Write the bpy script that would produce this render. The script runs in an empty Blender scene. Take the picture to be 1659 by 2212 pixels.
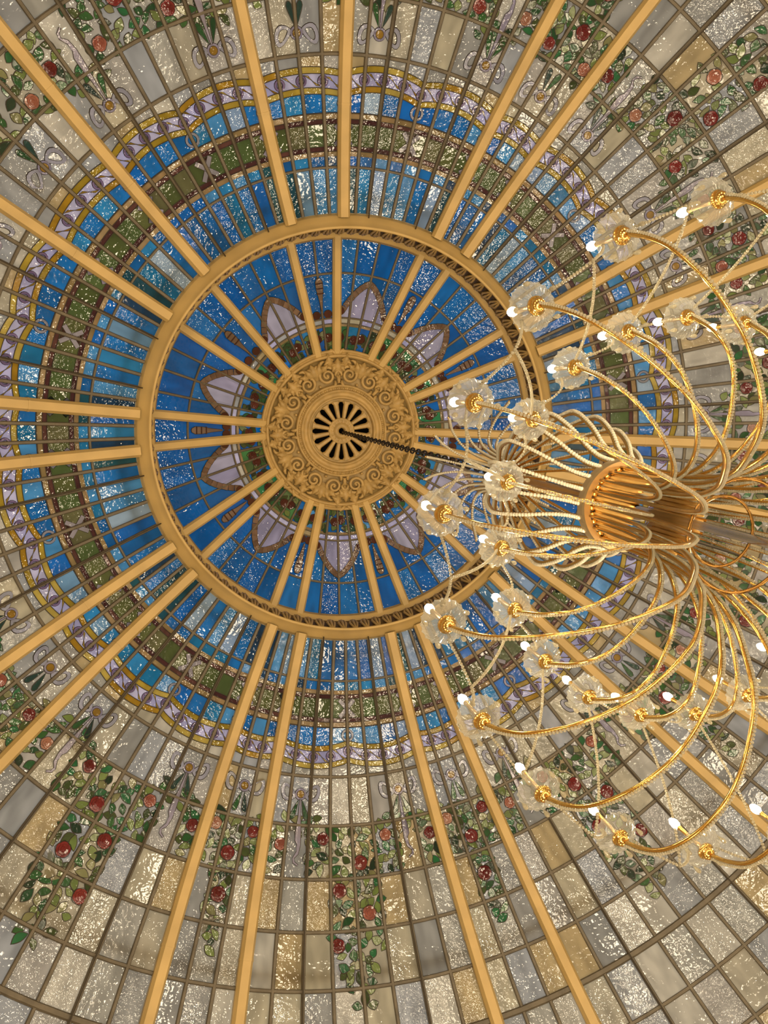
import bpy, math, random
from mathutils import Vector, Matrix
random.seed(7)
sc = bpy.context.scene
COL = sc.collection
pi = math.pi
rad = math.radians
EYE = 1.6                      # eye height above the hall floor; the dome axis is x = y = 0

# ------------------------------------------------------------------ camera
cam = bpy.data.cameras.new('camera')
co = bpy.data.objects.new('camera', cam)
COL.objects.link(co)
Rr = ((0.97413795, -0.03228791, 0.22363528), (0.0, 0.98973773, 0.14289587), (-0.22595408, -0.13920029, 0.96414108))
cam.sensor_fit = 'VERTICAL'
cam.sensor_height = 24.0
cam.lens = 24.0 * 1790.0 / 2212.0
cam.clip_start = 0.05
m = Matrix.Identity(4)
for i in range(3):
    m[i][0] = Rr[i][0]; m[i][1] = -Rr[i][1]; m[i][2] = -Rr[i][2]
m[0][3], m[1][3], m[2][3] = -2.13786, -0.55680, EYE
co.matrix_world = m
sc.camera = co

# ------------------------------------------------------------------ world, lamps, exposure
w = bpy.data.worlds.new('world')
sc.world = w
w.use_nodes = True
w.node_tree.nodes['Background'].inputs[0].default_value = (1.0, 0.975, 0.93, 1)
w.node_tree.nodes['Background'].inputs[1].default_value = 0.66
sc.view_settings.view_transform = 'Standard'
sc.view_settings.look = 'None'
sc.view_settings.gamma = 1.0
sc.view_settings.exposure = 0.0
sc.view_settings.use_curve_mapping = False
sc.cycles.max_bounces = 4
sc.cycles.diffuse_bounces = 1
sc.cycles.glossy_bounces = 3
sc.cycles.transmission_bounces = 2
sc.cycles.transparent_max_bounces = 10
sc.cycles.caustics_reflective = False
sc.cycles.caustics_refractive = False
sc.cycles.use_adaptive_sampling = True
sc.cycles.adaptive_threshold = 0.08
sc.cycles.sample_clamp_indirect = 4.0

def lamp(name, loc, power, radius, color=(1.0, 0.82, 0.57)):
    l = bpy.data.lights.new(name, 'POINT')
    l.energy = power; l.shadow_soft_size = radius; l.color = color
    o = bpy.data.objects.new(name, l); o.location = loc
    COL.objects.link(o)
    return o
# added unseen lamps: two rings placed to light the dome and glint in glass
for k in range(14):
    a = rad(360 / 14 * k + 8)
    lamp('added_lamp_outer', (5.2 * math.cos(a), 5.2 * math.sin(a), 2.7), 94, 0.29)
for k in range(12):
    a = rad(30 * k + 20)
    lamp('added_lamp_inner', (2.5 * math.cos(a), 2.5 * math.sin(a), 1.9), 76, 0.29)

# ------------------------------------------------------------------ materials
def lin(c):
    return tuple((x / 255 / 12.92) if x / 255 <= 0.04045 else ((x / 255 + 0.055) / 1.055) ** 2.4 for x in c)

def new_mat(name):
    mt = bpy.data.materials.new(name); mt.use_nodes = True
    nt = mt.node_tree
    b = nt.nodes['Principled BSDF']
    return mt, nt, b

def simple(name, color, rough=0.5, metal=0.0, bump=0.0, bscale=30, vary=0.0, vscale=6, spec=0.5):
    mt, nt, b = new_mat(name)
    b.inputs['Base Color'].default_value = (*color, 1)
    b.inputs['Roughness'].default_value = rough
    b.inputs['Metallic'].default_value = metal
    b.inputs['Specular IOR Level'].default_value = spec
    g = nt.nodes.new('ShaderNodeNewGeometry')
    if vary:
        n = nt.nodes.new('ShaderNodeTexNoise'); n.inputs['Scale'].default_value = vscale; n.inputs['Detail'].default_value = 1.5
        nt.links.new(g.outputs['Position'], n.inputs['Vector'])
        r = nt.nodes.new('ShaderNodeMapRange'); r.inputs['To Min'].default_value = 1 - vary; r.inputs['To Max'].default_value = 1 + vary
        r.inputs['From Min'].default_value = 0.3; r.inputs['From Max'].default_value = 0.7
        nt.links.new(n.outputs['Fac'], r.inputs['Value'])
        mx = nt.nodes.new('ShaderNodeVectorMath'); mx.operation = 'SCALE'
        mx.inputs[0].default_value = color
        nt.links.new(r.outputs['Result'], mx.inputs['Scale'])
        nt.links.new(mx.outputs['Vector'], b.inputs['Base Color'])
    if bump:
        n2 = nt.nodes.new('ShaderNodeTexNoise'); n2.inputs['Scale'].default_value = bscale
        nt.links.new(g.outputs['Position'], n2.inputs['Vector'])
        bp = nt.nodes.new('ShaderNodeBump'); bp.inputs['Strength'].default_value = bump; bp.inputs['Distance'].default_value = 0.01
        nt.links.new(n2.outputs['Fac'], bp.inputs['Height']); nt.links.new(bp.outputs['Normal'], b.inputs['Normal'])
    return mt

def glass_mat(name, trans=0.55, bump=0.32, bscale=20, rough=0.05, stretch=1.0):
    """opalescent cathedral glass: colour from the object, streaks, rippled skin, light from behind and sheen in front"""
    mt, nt, b = new_mat(name)
    L = nt.links.new
    oi = nt.nodes.new('ShaderNodeObjectInfo')
    g = nt.nodes.new('ShaderNodeNewGeometry')
    tc = nt.nodes.new('ShaderNodeTexCoord')
    # streaks
    mp = nt.nodes.new('ShaderNodeMapping'); mp.inputs['Scale'].default_value = (3.0, 1.1, 1.0)
    off = nt.nodes.new('ShaderNodeVectorMath'); off.operation = 'SCALE'; off.inputs[0].default_value = (37, 51, 13)
    L(oi.outputs['Random'], off.inputs['Scale'])
    ad = nt.nodes.new('ShaderNodeVectorMath'); ad.operation = 'ADD'
    L(tc.outputs['Object'], ad.inputs[0]); L(off.outputs['Vector'], ad.inputs[1])
    L(ad.outputs['Vector'], mp.inputs['Vector'])
    n = nt.nodes.new('ShaderNodeTexNoise'); n.inputs['Scale'].default_value = 2.6; n.inputs['Detail'].default_value = 1.0
    L(mp.outputs['Vector'], n.inputs['Vector'])
    r = nt.nodes.new('ShaderNodeMapRange'); r.inputs['From Min'].default_value = 0.3; r.inputs['From Max'].default_value = 0.7
    r.inputs['To Min'].default_value = 0.78; r.inputs['To Max'].default_value = 1.18
    L(n.outputs['Fac'], r.inputs['Value'])
    sc_ = nt.nodes.new('ShaderNodeVectorMath'); sc_.operation = 'SCALE'
    L(oi.outputs['Color'], sc_.inputs[0]); L(r.outputs['Result'], sc_.inputs['Scale'])
    # ripple; some sheets are hammered, some nearly smooth
    n2 = nt.nodes.new('ShaderNodeTexNoise'); n2.inputs['Scale'].default_value = bscale; n2.inputs['Detail'].default_value = 1.0
    mp2 = nt.nodes.new('ShaderNodeMapping'); mp2.inputs['Scale'].default_value = (1.0, stretch, 1.0)
    L(ad.outputs['Vector'], mp2.inputs['Vector']); L(mp2.outputs['Vector'], n2.inputs['Vector'])
    pw = nt.nodes.new('ShaderNodeMath'); pw.operation = 'POWER'; pw.inputs[1].default_value = 1.3
    ml0 = nt.nodes.new('ShaderNodeMath'); ml0.operation = 'MULTIPLY'; ml0.inputs[1].default_value = 7.13
    fr = nt.nodes.new('ShaderNodeMath'); fr.operation = 'FRACT'
    L(oi.outputs['Random'], ml0.inputs[0]); L(ml0.outputs[0], fr.inputs[0]); L(fr.outputs[0], pw.inputs[0])
    r2 = nt.nodes.new('ShaderNodeMapRange'); r2.inputs['To Min'].default_value = bump * 0.18; r2.inputs['To Max'].default_value = bump
    L(pw.outputs[0], r2.inputs['Value'])
    bp = nt.nodes.new('ShaderNodeBump'); bp.inputs['Distance'].default_value = 0.02
    L(r2.outputs['Result'], bp.inputs['Strength']); L(n2.outputs['Fac'], bp.inputs['Height'])
    df = nt.nodes.new('ShaderNodeBsdfDiffuse'); L(sc_.outputs['Vector'], df.inputs['Color']); L(bp.outputs['Normal'], df.inputs['Normal'])
    tl = nt.nodes.new('ShaderNodeBsdfTranslucent'); L(sc_.outputs['Vector'], tl.inputs['Color'])
    mx = nt.nodes.new('ShaderNodeMixShader'); mx.inputs[0].default_value = trans
    L(df.outputs[0], mx.inputs[1]); L(tl.outputs[0], mx.inputs[2])
    gl = nt.nodes.new('ShaderNodeBsdfGlossy'); gl.inputs['Roughness'].default_value = rough; L(bp.outputs['Normal'], gl.inputs['Normal'])
    fz = nt.nodes.new('ShaderNodeFresnel'); fz.inputs['IOR'].default_value = 1.64
    m2 = nt.nodes.new('ShaderNodeMixShader')
    L(fz.outputs[0], m2.inputs[0]); L(mx.outputs[0], m2.inputs[1]); L(gl.outputs[0], m2.inputs[2])
    L(m2.outputs[0], nt.nodes['Material Output'].inputs['Surface'])
    nt.nodes.remove(b)
    return mt

M = {}
M['paint'] = simple('gilded_paint', (0.92, 0.645, 0.25), 0.40, 0, 0, 45, 0.10, 3.0)
M['plaster'] = simple('gilded_plaster', (0.78, 0.53, 0.20), 0.42, 0, 0, 40, 0.14, 9.0)
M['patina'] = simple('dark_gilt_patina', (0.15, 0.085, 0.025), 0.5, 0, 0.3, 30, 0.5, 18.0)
M['void'] = simple('dark_void', (0.004, 0.003, 0.002), 0.9)
M['lead'] = simple('oxidised_lead', (0.185, 0.155, 0.105), 0.42, 0.15, 0, 60, 0.18, 8.0)
M['leadline'] = simple('lead_line', (0.05, 0.038, 0.025), 0.5, 0.1)
M['rod'] = simple('dull_rod', (0.085, 0.068, 0.045), 0.5, 0.2)
M['iron'] = simple('dark_iron', (0.035, 0.028, 0.02), 0.4, 0.5)
M['glass'] = glass_mat('opalescent_glass')
M['flatglass'] = glass_mat('small_glass_piece', 0.5, 0.20, 22, 0.09)
M['gold'] = simple('polished_gold', (0.80, 0.50, 0.14), 0.18, 1.0, 0, 30, 0.06, 12)
M['goldsatin'] = simple('satin_gold', (0.95, 0.58, 0.17), 0.30, 1.0, 0, 60, 0.08, 12)
M['goldleaf'] = simple('gold_leaf', (0.92, 0.56, 0.16), 0.38, 0.55, 0, 60, 0.08, 12)
M['bronze'] = simple('dark_bronze', (0.30, 0.16, 0.04), 0.25, 1.0)
M['bandmetal'] = simple('dull_brass', (0.50, 0.36, 0.18), 0.32, 0.85)
M['silver'] = simple('polished_steel', (0.82, 0.83, 0.88), 0.12, 1.0)
M['wall'] = simple('warm_plaster_wall', (0.34, 0.24, 0.14), 0.8, 0, 0, 8, 0.08, 1.0)
M['floor'] = simple('warm_stone_floor', (0.16, 0.11, 0.07), 0.6, 0, 0, 8, 0.15, 1.0)

def crystal(name, clear, tint, glow):
    """moulded crystal: mostly clear, a shiny skin, a little milky where the bulb light is caught in the ribs"""
    mt, nt, b = new_mat(name)
    L = nt.links.new
    b.inputs['Base Color'].default_value = (*tint, 1); b.inputs['Roughness'].default_value = 0.08
    b.inputs['Specular IOR Level'].default_value = 1.0
    tl = nt.nodes.new('ShaderNodeBsdfTranslucent'); tl.inputs['Color'].default_value = (*tint, 1)
    m1 = nt.nodes.new('ShaderNodeMixShader'); m1.inputs[0].default_value = glow
    L(b.outputs[0], m1.inputs[1]); L(tl.outputs[0], m1.inputs[2])
    tr = nt.nodes.new('ShaderNodeBsdfTransparent')
    lw = nt.nodes.new('ShaderNodeLayerWeight'); lw.inputs['Blend'].default_value = 0.35
    r = nt.nodes.new('ShaderNodeMapRange'); r.inputs['To Min'].default_value = clear; r.inputs['To Max'].default_value = clear * 0.25
    L(lw.outputs['Facing'], r.inputs['Value'])
    m2 = nt.nodes.new('ShaderNodeMixShader')
    L(r.outputs['Result'], m2.inputs[0]); L(m1.outputs[0], m2.inputs[1]); L(tr.outputs[0], m2.inputs[2])
    L(m2.outputs[0], nt.nodes['Material Output'].inputs['Surface'])
    return mt
M['crystal'] = crystal('moulded_crystal', 0.72, (0.40, 0.38, 0.32), 0.45)
M['ivory'] = crystal('ivory_bead', 0.05, (0.90, 0.82, 0.62), 0.30)
M['bead'] = crystal('crystal_bead', 0.35, (0.50, 0.44, 0.30), 0.35)
mt, nt, b = new_mat('lit_bulb')
em = nt.nodes.new('ShaderNodeEmission'); em.inputs[0].default_value = (1.0, 0.84, 0.58, 1); em.inputs[1].default_value = 210
nt.links.new(em.outputs[0], nt.nodes['Material Output'].inputs['Surface'])
M['bulb'] = mt

# ------------------------------------------------------------------ helpers
def link(name, data, parent=None, mat=None, color=None, kind=None, label=None):
    o = bpy.data.objects.new(name, data)
    COL.objects.link(o)
    if parent is not None: o.parent = parent
    if mat is not None: o.matrix_local = mat
    if color is not None: o.color = (*color, 1)
    if kind: o['kind'] = kind
    if label: o['label'] = label
    return o

def mesh(name, v, f, mats, idx=None, smooth=False):
    me = bpy.data.meshes.new(name)
    me.from_pydata(v, [], f)
    for k in (mats if isinstance(mats, (list, tuple)) else [mats]): me.materials.append(M[k])
    if idx:
        me.polygons.foreach_set('material_index', idx)
    if smooth:
        me.polygons.foreach_set('use_smooth', [True] * len(f))
    me.update()
    return me

def thing(name, label, cat, loc=(0, 0, 0), group=None, kind=None):
    o = bpy.data.objects.new(name, None); COL.objects.link(o); o.location = loc
    o.empty_display_size = 0.2
    o['label'] = label; o['category'] = cat
    if group: o['group'] = group
    if kind: o['kind'] = kind
    return o

class MB:
    def __init__(s): s.v = []; s.f = []; s.i = []
    def add(s, v, f, mi=0):
        n = len(s.v); s.v += [tuple(x) for x in v]
        s.f += [tuple(k + n for k in q) for q in f]; s.i += [mi] * len(f)
    def mesh(s, name, mats, smooth=False): return mesh(name, s.v, s.f, mats, s.i, smooth)

def tube(path, radii, n=8, flat=None, closed=False):
    """sweep a circle (or an ellipse, flat = second radius factor) along a path with parallel transport"""
    P = [Vector(p) for p in path]; k = len(P)
    if not isinstance(radii, (list, tuple)): radii = [radii] * k
    v = []; f = []
    T = []
    for i in range(k):
        a = P[(i - 1) % k] if (closed or i > 0) else P[i]
        b_ = P[(i + 1) % k] if (closed or i < k - 1) else P[i]
        T.append((b_ - a).normalized())
    up = Vector((0, 0, 1)) if abs(T[0].z) < 0.9 else Vector((1, 0, 0))
    N = (up - T[0] * up.dot(T[0])).normalized()
    for i in range(k):
        if i: N = (N - T[i] * N.dot(T[i])).normalized()
        B = T[i].cross(N)
        for j in range(n):
            a = 2 * pi * j / n
            v.append(P[i] + N * (math.cos(a) * radii[i] * (flat or 1)) + B * (math.sin(a) * radii[i]))
    for i in range(k if closed else k - 1):
        i2 = (i + 1) % k
        for j in range(n):
            j2 = (j + 1) % n
            f.append((i * n + j, i * n + j2, i2 * n + j2, i2 * n + j))
    if not closed:
        f.append(tuple(range(n - 1, -1, -1))); f.append(tuple((k - 1) * n + j for j in range(n)))
    return [tuple(x) for x in v], f

def lathe(prof, n=48, flute=None):
    """prof: (r, z) list; flute(j, i) -> factor on r"""
    v = []; f = []
    for i, (r, z) in enumerate(prof):
        for j in range(n):
            a = 2 * pi * j / n
            k = flute(a, i) if flute else (1, 0)
            v.append((r * k[0] * math.cos(a), r * k[0] * math.sin(a), z + k[1]))
    for i in range(len(prof) - 1):
        for j in range(n):
            j2 = (j + 1) % n
            f.append((i * n + j, i * n + j2, (i + 1) * n + j2, (i + 1) * n + j))
    return v, f

def ball(c, r, nu=6, nv=4, sz=1.0):
    v = [(c[0], c[1], c[2] + r * sz)]; f = []
    for i in range(1, nv):
        t = pi * i / nv
        for j in range(nu):
            a = 2 * pi * j / nu
            v.append((c[0] + r * math.sin(t) * math.cos(a), c[1] + r * math.sin(t) * math.sin(a), c[2] + r * sz * math.cos(t)))
    v.append((c[0], c[1], c[2] - r * sz)); last = len(v) - 1
    for j in range(nu):
        j2 = (j + 1) % nu
        f.append((0, 1 + j, 1 + j2))
        for i in range(nv - 2):
            f.append((1 + i * nu + j, 1 + (i + 1) * nu + j, 1 + (i + 1) * nu + j2, 1 + i * nu + j2))
        f.append((1 + (nv - 2) * nu + j, last, 1 + (nv - 2) * nu + j2))
    return v, f

def spline(pts, n):
    """Catmull-Rom resample to n points"""
    P = [Vector(p) for p in pts]
    P = [P[0] * 2 - P[1]] + P + [P[-1] * 2 - P[-2]]
    out = []; seg = len(P) - 3
    for k in range(n):
        t = k / (n - 1) * seg; i = min(int(t), seg - 1); u = t - i
        a, b_, c, d = P[i:i + 4]
        out.append(0.5 * ((2 * b_) + (c - a) * u + (2 * a - 5 * b_ + 4 * c - d) * u * u + (3 * b_ - a - 3 * c + d) * u ** 3))
    return out

def beads(mb, pts, r, gap=1.0, nu=6, nv=4):
    P = [Vector(p) for p in pts]; acc = 0.0; step = 2 * r * gap
    nxt = 0.0
    for a, b_ in zip(P[:-1], P[1:]):
        l = (b_ - a).length
        while nxt <= acc + l:
            q = a + (b_ - a) * ((nxt - acc) / max(l, 1e-9))
            mb.add(*ball(q, r, nu, nv)); nxt += step
        acc += l

def sag(a, b_, d, n=14):
    a = Vector(a); b_ = Vector(b_)
    return [a.lerp(b_, t / (n - 1)) - Vector((0, 0, 4 * d * (t / (n - 1)) * (1 - t / (n - 1)))) for t in range(n)]

# ------------------------------------------------------------------ dome surfaces
def zo(r): return 1.9567 + 0.9957 * math.sqrt(max(88.59 - r * r, 0.01)) + EYE
def dzo(r): return -0.9957 * r / math.sqrt(max(88.59 - r * r, 0.01))
def zi(r): return 12.0 - (r - 1.157) * 0.3924 + EYE
def dzi(r): return -0.3924
OUT = (zo, dzo); INN = (zi, dzi)

def SP(S, az, r, off=0.0):
    """point on a dome surface; az in degrees; off = metres towards the hall"""
    a = rad(az); s = S[1](r); q = math.sqrt(1 + s * s)
    rr = r + off * s / q
    return Vector((rr * math.cos(a), rr * math.sin(a), S[0](r) - off / q))

def frame(S, az, r, off=0.0, rot=0.0, tilt=(0, 0), scale=1.0):
    """matrix: local x along the azimuth, y down the meridian, z towards the hall"""
    a = rad(az); s = S[1](r); q = math.sqrt(1 + s * s)
    ex = Vector((-math.sin(a), math.cos(a), 0)); ey = Vector((math.cos(a) / q, math.sin(a) / q, s / q)); ez = ex.cross(ey)
    mt = Matrix((ex, ey, ez)).transposed().to_4x4()
    mt.translation = SP(S, az, r, off)
    mt = mt @ Matrix.Rotation(rot, 4, 'Z')
    if tilt != (0, 0): mt = mt @ Matrix.Rotation(tilt[0], 4, 'X') @ Matrix.Rotation(tilt[1], 4, 'Y')
    if scale != 1.0: mt = mt @ Matrix.Scale(scale, 4)
    return mt

def pane(parent, S, a0, a1, f0, f1, col, name='pane', na=1, nr=1, off=0.0, th=0.012, tiltmax=1.2, mat='glass'):
    """a sheet of glass between two azimuths and two radii (numbers or functions of azimuth)"""
    F0 = f0 if callable(f0) else (lambda a: f0); F1 = f1 if callable(f1) else (lambda a: f1)
    am = (a0 + a1) / 2; rm = (F0(am) + F1(am)) / 2
    t = rad(tiltmax)
    mt = frame(S, am, rm, off); inv = mt.inverted()
    v = []; f = []
    for j in range(nr + 1):
        for i in range(na + 1):
            a = a0 + (a1 - a0) * i / na
            r = F0(a) + (F1(a) - F0(a)) * j / nr
            v.append(inv @ SP(S, a, r, off))
    W = na + 1
    for j in range(nr):
        for i in range(na):
            f.append((j * W + i, j * W + i + 1, (j + 1) * W + i + 1, (j + 1) * W + i))
    rim = list(range(W)) + [j * W + na for j in range(1, nr + 1)] + [nr * W + i for i in range(na - 1, -1, -1)] + [j * W for j in range(nr - 1, 0, -1)]
    n = len(v)
    for k in rim: v.append(v[k] - Vector((0, 0, th)))
    L_ = len(rim)
    for k in range(L_):
        k2 = (k + 1) % L_
        f.append((rim[k2], rim[k], n + k, n + k2))
    mt = mt @ Matrix.Rotation(random.uniform(-t, t), 4, 'X') @ Matrix.Rotation(random.uniform(-t, t), 4, 'Y')
    return link(name, mesh(name, [tuple(x) for x in v], f, mat), parent, mt, col)

def bar_path(P, N, w_, d):
    """flat bar with bevelled face along points P with face normals N"""
    P = [Vector(p) for p in P]; v = []; f = []; k = len(P)
    prof = ((-w_ / 2, 0), (-w_ / 2, d * 0.6), (-w_ * 0.3, d), (w_ * 0.3, d), (w_ / 2, d * 0.6), (w_ / 2, 0))
    for i in range(k):
        t = (P[min(i + 1, k - 1)] - P[max(i - 1, 0)]).normalized(); n = N[i]; b_ = t.cross(n).normalized()
        for x, y in prof: v.append(tuple(P[i] + b_ * x + n * y))
    q = len(prof)
    for i in range(k - 1):
        for j in range(q):
            j2 = (j + 1) % q
            f.append((i * q + j, (i + 1) * q + j, (i + 1) * q + j2, i * q + j2))
    f.append(tuple(range(q))); f.append(tuple((k - 1) * q + j for j in reversed(range(q))))
    return v, f

def nrm(S, az, r):
    return (SP(S, az, r, 1.0) - SP(S, az, r, 0.0)).normalized()

def meridian_bar(parent, S, az, r0, r1, w_, d, n, mat, name, off=0.0, kind=None, label=None):
    rs = [r0 + (r1 - r0) * i / (n - 1) for i in range(n)]
    v, f = bar_path([SP(S, az, r, off) for r in rs], [nrm(S, az, r) for r in rs], w_, d)
    return link(name, mesh(name, v, f, mat), parent, None, None, kind, label)

def ring_bar(parent, S, a0, a1, r, w_, d, mat, name, off=0.0):
    n = max(3, int((a1 - a0) / 2.2) + 1)
    az = [a0 + (a1 - a0) * i / (n - 1) for i in range(n)]
    v, f = bar_path([SP(S, a, r, off) for a in az], [nrm(S, a, r) for a in az], w_, d)
    return link(name, mesh(name, v, f, mat), parent)

# ------------------------------------------------------------------ setting: hall shell, ring, ribs
v, f = lathe([(0.001, 0), (4.2, 0), (8.4, 0)], 64)
fo = link('floor', mesh('floor', v, f, 'floor'), kind='structure'); fo['category'] = 'floor'; fo['label'] = 'warm stone floor of the round hall'
v, f = lathe([(8.4, 0), (8.4, 4), (8.4, zo(8.28) - 0.05), (8.2, zo(8.28) - 0.02), (8.22, zo(8.28) + 0.12)], 96)
wo = link('wall_round', mesh('wall_round', v, f, 'wall', None, True), kind='structure'); wo['category'] = 'wall'; wo['label'] = 'warm plaster wall of the round hall under the dome'

RIBS = [-93.1, -67.0, -57.8, -32.4, -23.6, 1.5, 11.5, 36.7, 45.8, 71.7, 80.4, 106.0, 114.5, 140.8, 149.9, 176.5, 186.0, 212.3, 226.9, 252.8]
R_TOP, R_BASE = 2.84, 8.28
ring = thing('trim_1', 'gilded ring moulding between the inner blue cupola and the main dome', 'moulding', (0, 0, 0), None, 'structure')
Z = EYE
prof = [(2.90, 11.02), (2.835, 10.97), (2.83, 10.88), (2.80, 10.862), (2.795, 10.845), (2.765, 10.842), (2.755, 10.822), (2.72, 10.818), (2.705, 10.792), (2.665, 10.782), (2.655, 10.752), (2.629, 10.744), (2.618, 10.765), (2.63, 10.81), (2.675, 10.83)]
v, f = lathe([(r, z + Z) for r, z in prof], 160)
link('fascia', mesh('fascia', v, f, 'paint', None, True), ring)
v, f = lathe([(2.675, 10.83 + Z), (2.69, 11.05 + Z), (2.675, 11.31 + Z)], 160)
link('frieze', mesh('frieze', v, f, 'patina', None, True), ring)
prof = [(2.675, 11.31), (2.62, 11.33), (2.60, 11.37), (2.625, 11.385), (2.60, 11.41), (2.612, 11.44), (2.72, 11.47)]
v, f = lathe([(r, z + Z) for r, z in prof], 160)
link('upper_lip', mesh('upper_lip', v, f, 'paint', None, True), ring)
# carved leaves of the frieze
mb = MB()
for sx in (-1, 1):
    mb.add(*tube([(0, 0.0, -0.19), (sx * 0.03, 0.02, -0.08), (sx * 0.052, 0.035, 0.04), (sx * 0.03, 0.045, 0.12), (sx * 0.005, 0.03, 0.09)], [0.012, 0.018, 0.02, 0.016, 0.008], 5))
mb.add(*tube([(0, 0.0, -0.2), (0, 0.035, -0.05), (0, 0.05, 0.1), (0, 0.04, 0.19)], [0.008, 0.016, 0.024, 0.006], 5))
leafm = mb.mesh('frieze_leaf', 'plaster', True)
NF = 104
for k in range(NF):
    a = 2 * pi * k / NF
    mt = Matrix.Translation((2.685 * math.cos(a), 2.685 * math.sin(a), 11.07 + Z)) @ Matrix.Rotation(a + pi / 2, 4, 'Z')
    link('frieze_leaf', leafm, ring, mt)
# beam rings of the outer roof that carry the glass from above
for k, (r, w_) in enumerate(((3.03, 0.09), (6.36, 0.10))):
    v, f = tube([SP(OUT, a, r, -0.07) for a in range(0, 360, 3)], w_ / 2, 6, None, True)
    o = link('trim_%d' % (2 + k), mesh('roof_beam', v, f, 'iron'), kind='structure')
    o['category'] = 'beam'; o['label'] = 'dark iron roof beam ring seen dimly through the %s glass' % ('blue' if k == 0 else 'pale')

# ribs: outer and inner, each its own trim
def rib(S, az, r0, r1, w_, d, n, idx, lab):
    o = meridian_bar(None, S, az, r0, r1, w_, d, n, 'paint', 'trim_%d' % idx, 0.0, 'structure')
    o['label'] = lab; o['category'] = 'rib'
    return o
for k, az in enumerate(RIBS):
    lab = 'long gilded rib of the main dome, number %d clockwise from the topmost' % (k + 1)
    o = rib(OUT, az, 2.80, R_BASE, 0.158, 0.13, 26, 10 + k, lab)
    for rc in (4.02, 5.12, 6.25, 7.2):
        v, f = bar_path([SP(OUT, az, rc - 0.012, -0.002), SP(OUT, az, rc + 0.012, -0.002)], [nrm(OUT, az, rc)] * 2, 0.166, 0.137)
        link('rib_collar', mesh('rib_collar', v, f, 'paint'), o)
    lab = 'short gilded rib of the inner cupola, number %d clockwise from the topmost' % (k + 1)
    rib(INN, az, 1.10, 2.66, 0.128, 0.09, 8, 40 + k, lab)

# ------------------------------------------------------------------ shared small glass pieces (built once, copied)
def outline_piece(name, pts, border=0.008, th=0.010, bulge=0.0, mat='flatglass'):
    """flat glass piece in the local xy plane with a lead border round it"""
    n = len(pts); c = Vector((sum(p[0] for p in pts) / n, sum(p[1] for p in pts) / n))
    inner = []
    for i in range(n):
        p = Vector(pts[i]); a = Vector(pts[i - 1]); b_ = Vector(pts[(i + 1) % n])
        t = (b_ - a).normalized(); nn = Vector((-t.y, t.x))
        if nn.dot(c - p) < 0: nn = -nn
        inner.append(p + nn * border)
    v = [(p[0], p[1], 0) for p in pts] + [(p[0], p[1], th) for p in pts] + [(p.x, p.y, th * 0.9) for p in inner]
    f = []; idx = []
    for i in range(n):
        j = (i + 1) % n
        f.append((i, j, n + j, n + i)); idx.append(1)
        f.append((n + i, n + j, 2 * n + j, 2 * n + i)); idx.append(1)
    if bulge:
        v.append((c.x, c.y, th * 0.9 + bulge))
        for i in range(n): f.append((2 * n + i, 2 * n + (i + 1) % n, 3 * n)); idx.append(0)
    else:
        f.append(tuple(2 * n + i for i in range(n))); idx.append(0)
    return mesh(name, v, f, [mat, 'leadline'], idx)

def leaf_pts(l, w_, n=6, bend=0.0, tip=1.25):
    a = []; b_ = []
    for i in range(n + 1):
        t = i / n; y = -l / 2 + l * t
        x = w_ / 2 * (math.sin(pi * t) ** 0.8) * (1.0 if t < 0.5 else 1.0 - 0.25 * (t - 0.5) * tip)
        sh = bend * math.sin(pi * t)
        if i in (0, n): a.append((sh, y))
        else: a.append((x + sh, y)); b_.append((-x + sh, y))
    return a + b_[::-1]
LEAF = [outline_piece('leaf', leaf_pts(0.172, 0.108)), outline_piece('leaf', leaf_pts(0.185, 0.100, 6, 0.02)), outline_piece('leaf', leaf_pts(0.145, 0.110, 6, -0.012))]
BLADE = outline_piece('leaf', [(0, -0.13), (0.018, -0.06), (0.034, 0.03), (0.038, 0.085), (0.022, 0.12), (0, 0.13), (-0.022, 0.12), (-0.038, 0.085), (-0.034, 0.03), (-0.018, -0.06)])

def rose_mesh(seed, R=0.099):
    rnd = random.Random(seed); mb = MB()
    n = 14
    pts = [(R * (1 + 0.07 * math.cos(5 * 2 * pi * i / n + seed)) * math.cos(2 * pi * i / n), R * (1 + 0.07 * math.cos(5 * 2 * pi * i / n + seed)) * math.sin(2 * pi * i / n)) for i in range(n)]
    v = [(x, y, 0) for x, y in pts] + [(x, y, 0.012) for x, y in pts] + [(x * 0.93, y * 0.93, 0.014) for x, y in pts]
    f = []
    for i in range(n):
        j = (i + 1) % n
        f.append((i, j, n + j, n + i)); f.append((n + i, n + j, 2 * n + j, 2 * n + i))
    mb.add(v, f, 1)
    # petals: overlapping tilted fans winding to the heart
    for ring_, (rr, cnt, h) in enumerate(((0.90, 5, 0.016), (0.62, 4, 0.024), (0.34, 3, 0.031))):
        for k in range(cnt):
            a0 = 2 * pi * (k + 0.37 * ring_) / cnt + rnd.uniform(-0.2, 0.2); span = 2 * pi / cnt * 1.25
            v = [(0, 0, h + 0.006)]; m_ = 5
            for i in range(m_ + 1):
                a = a0 + span * i / m_; q = R * rr * (1 - 0.10 * (2 * i / m_ - 1) ** 2)
                v.append((q * math.cos(a), q * math.sin(a), h - 0.004 + 0.012 * i / m_))
            mb.add(v, [(0, i, i + 1) for i in range(1, m_ + 1)], 0)
            o_ = [(x * 1.04, y * 1.04, z - 0.004) for x, y, z in v[1:]]
            mb.add(v[1:] + o_, [(i, i + m_ + 1, i + m_ + 2, i + 1) for i in range(m_)], 1)
    return mb.mesh('rose', ['flatglass', 'leadline'])
ROSE = [rose_mesh(s) for s in (1, 2, 3)]

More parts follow.
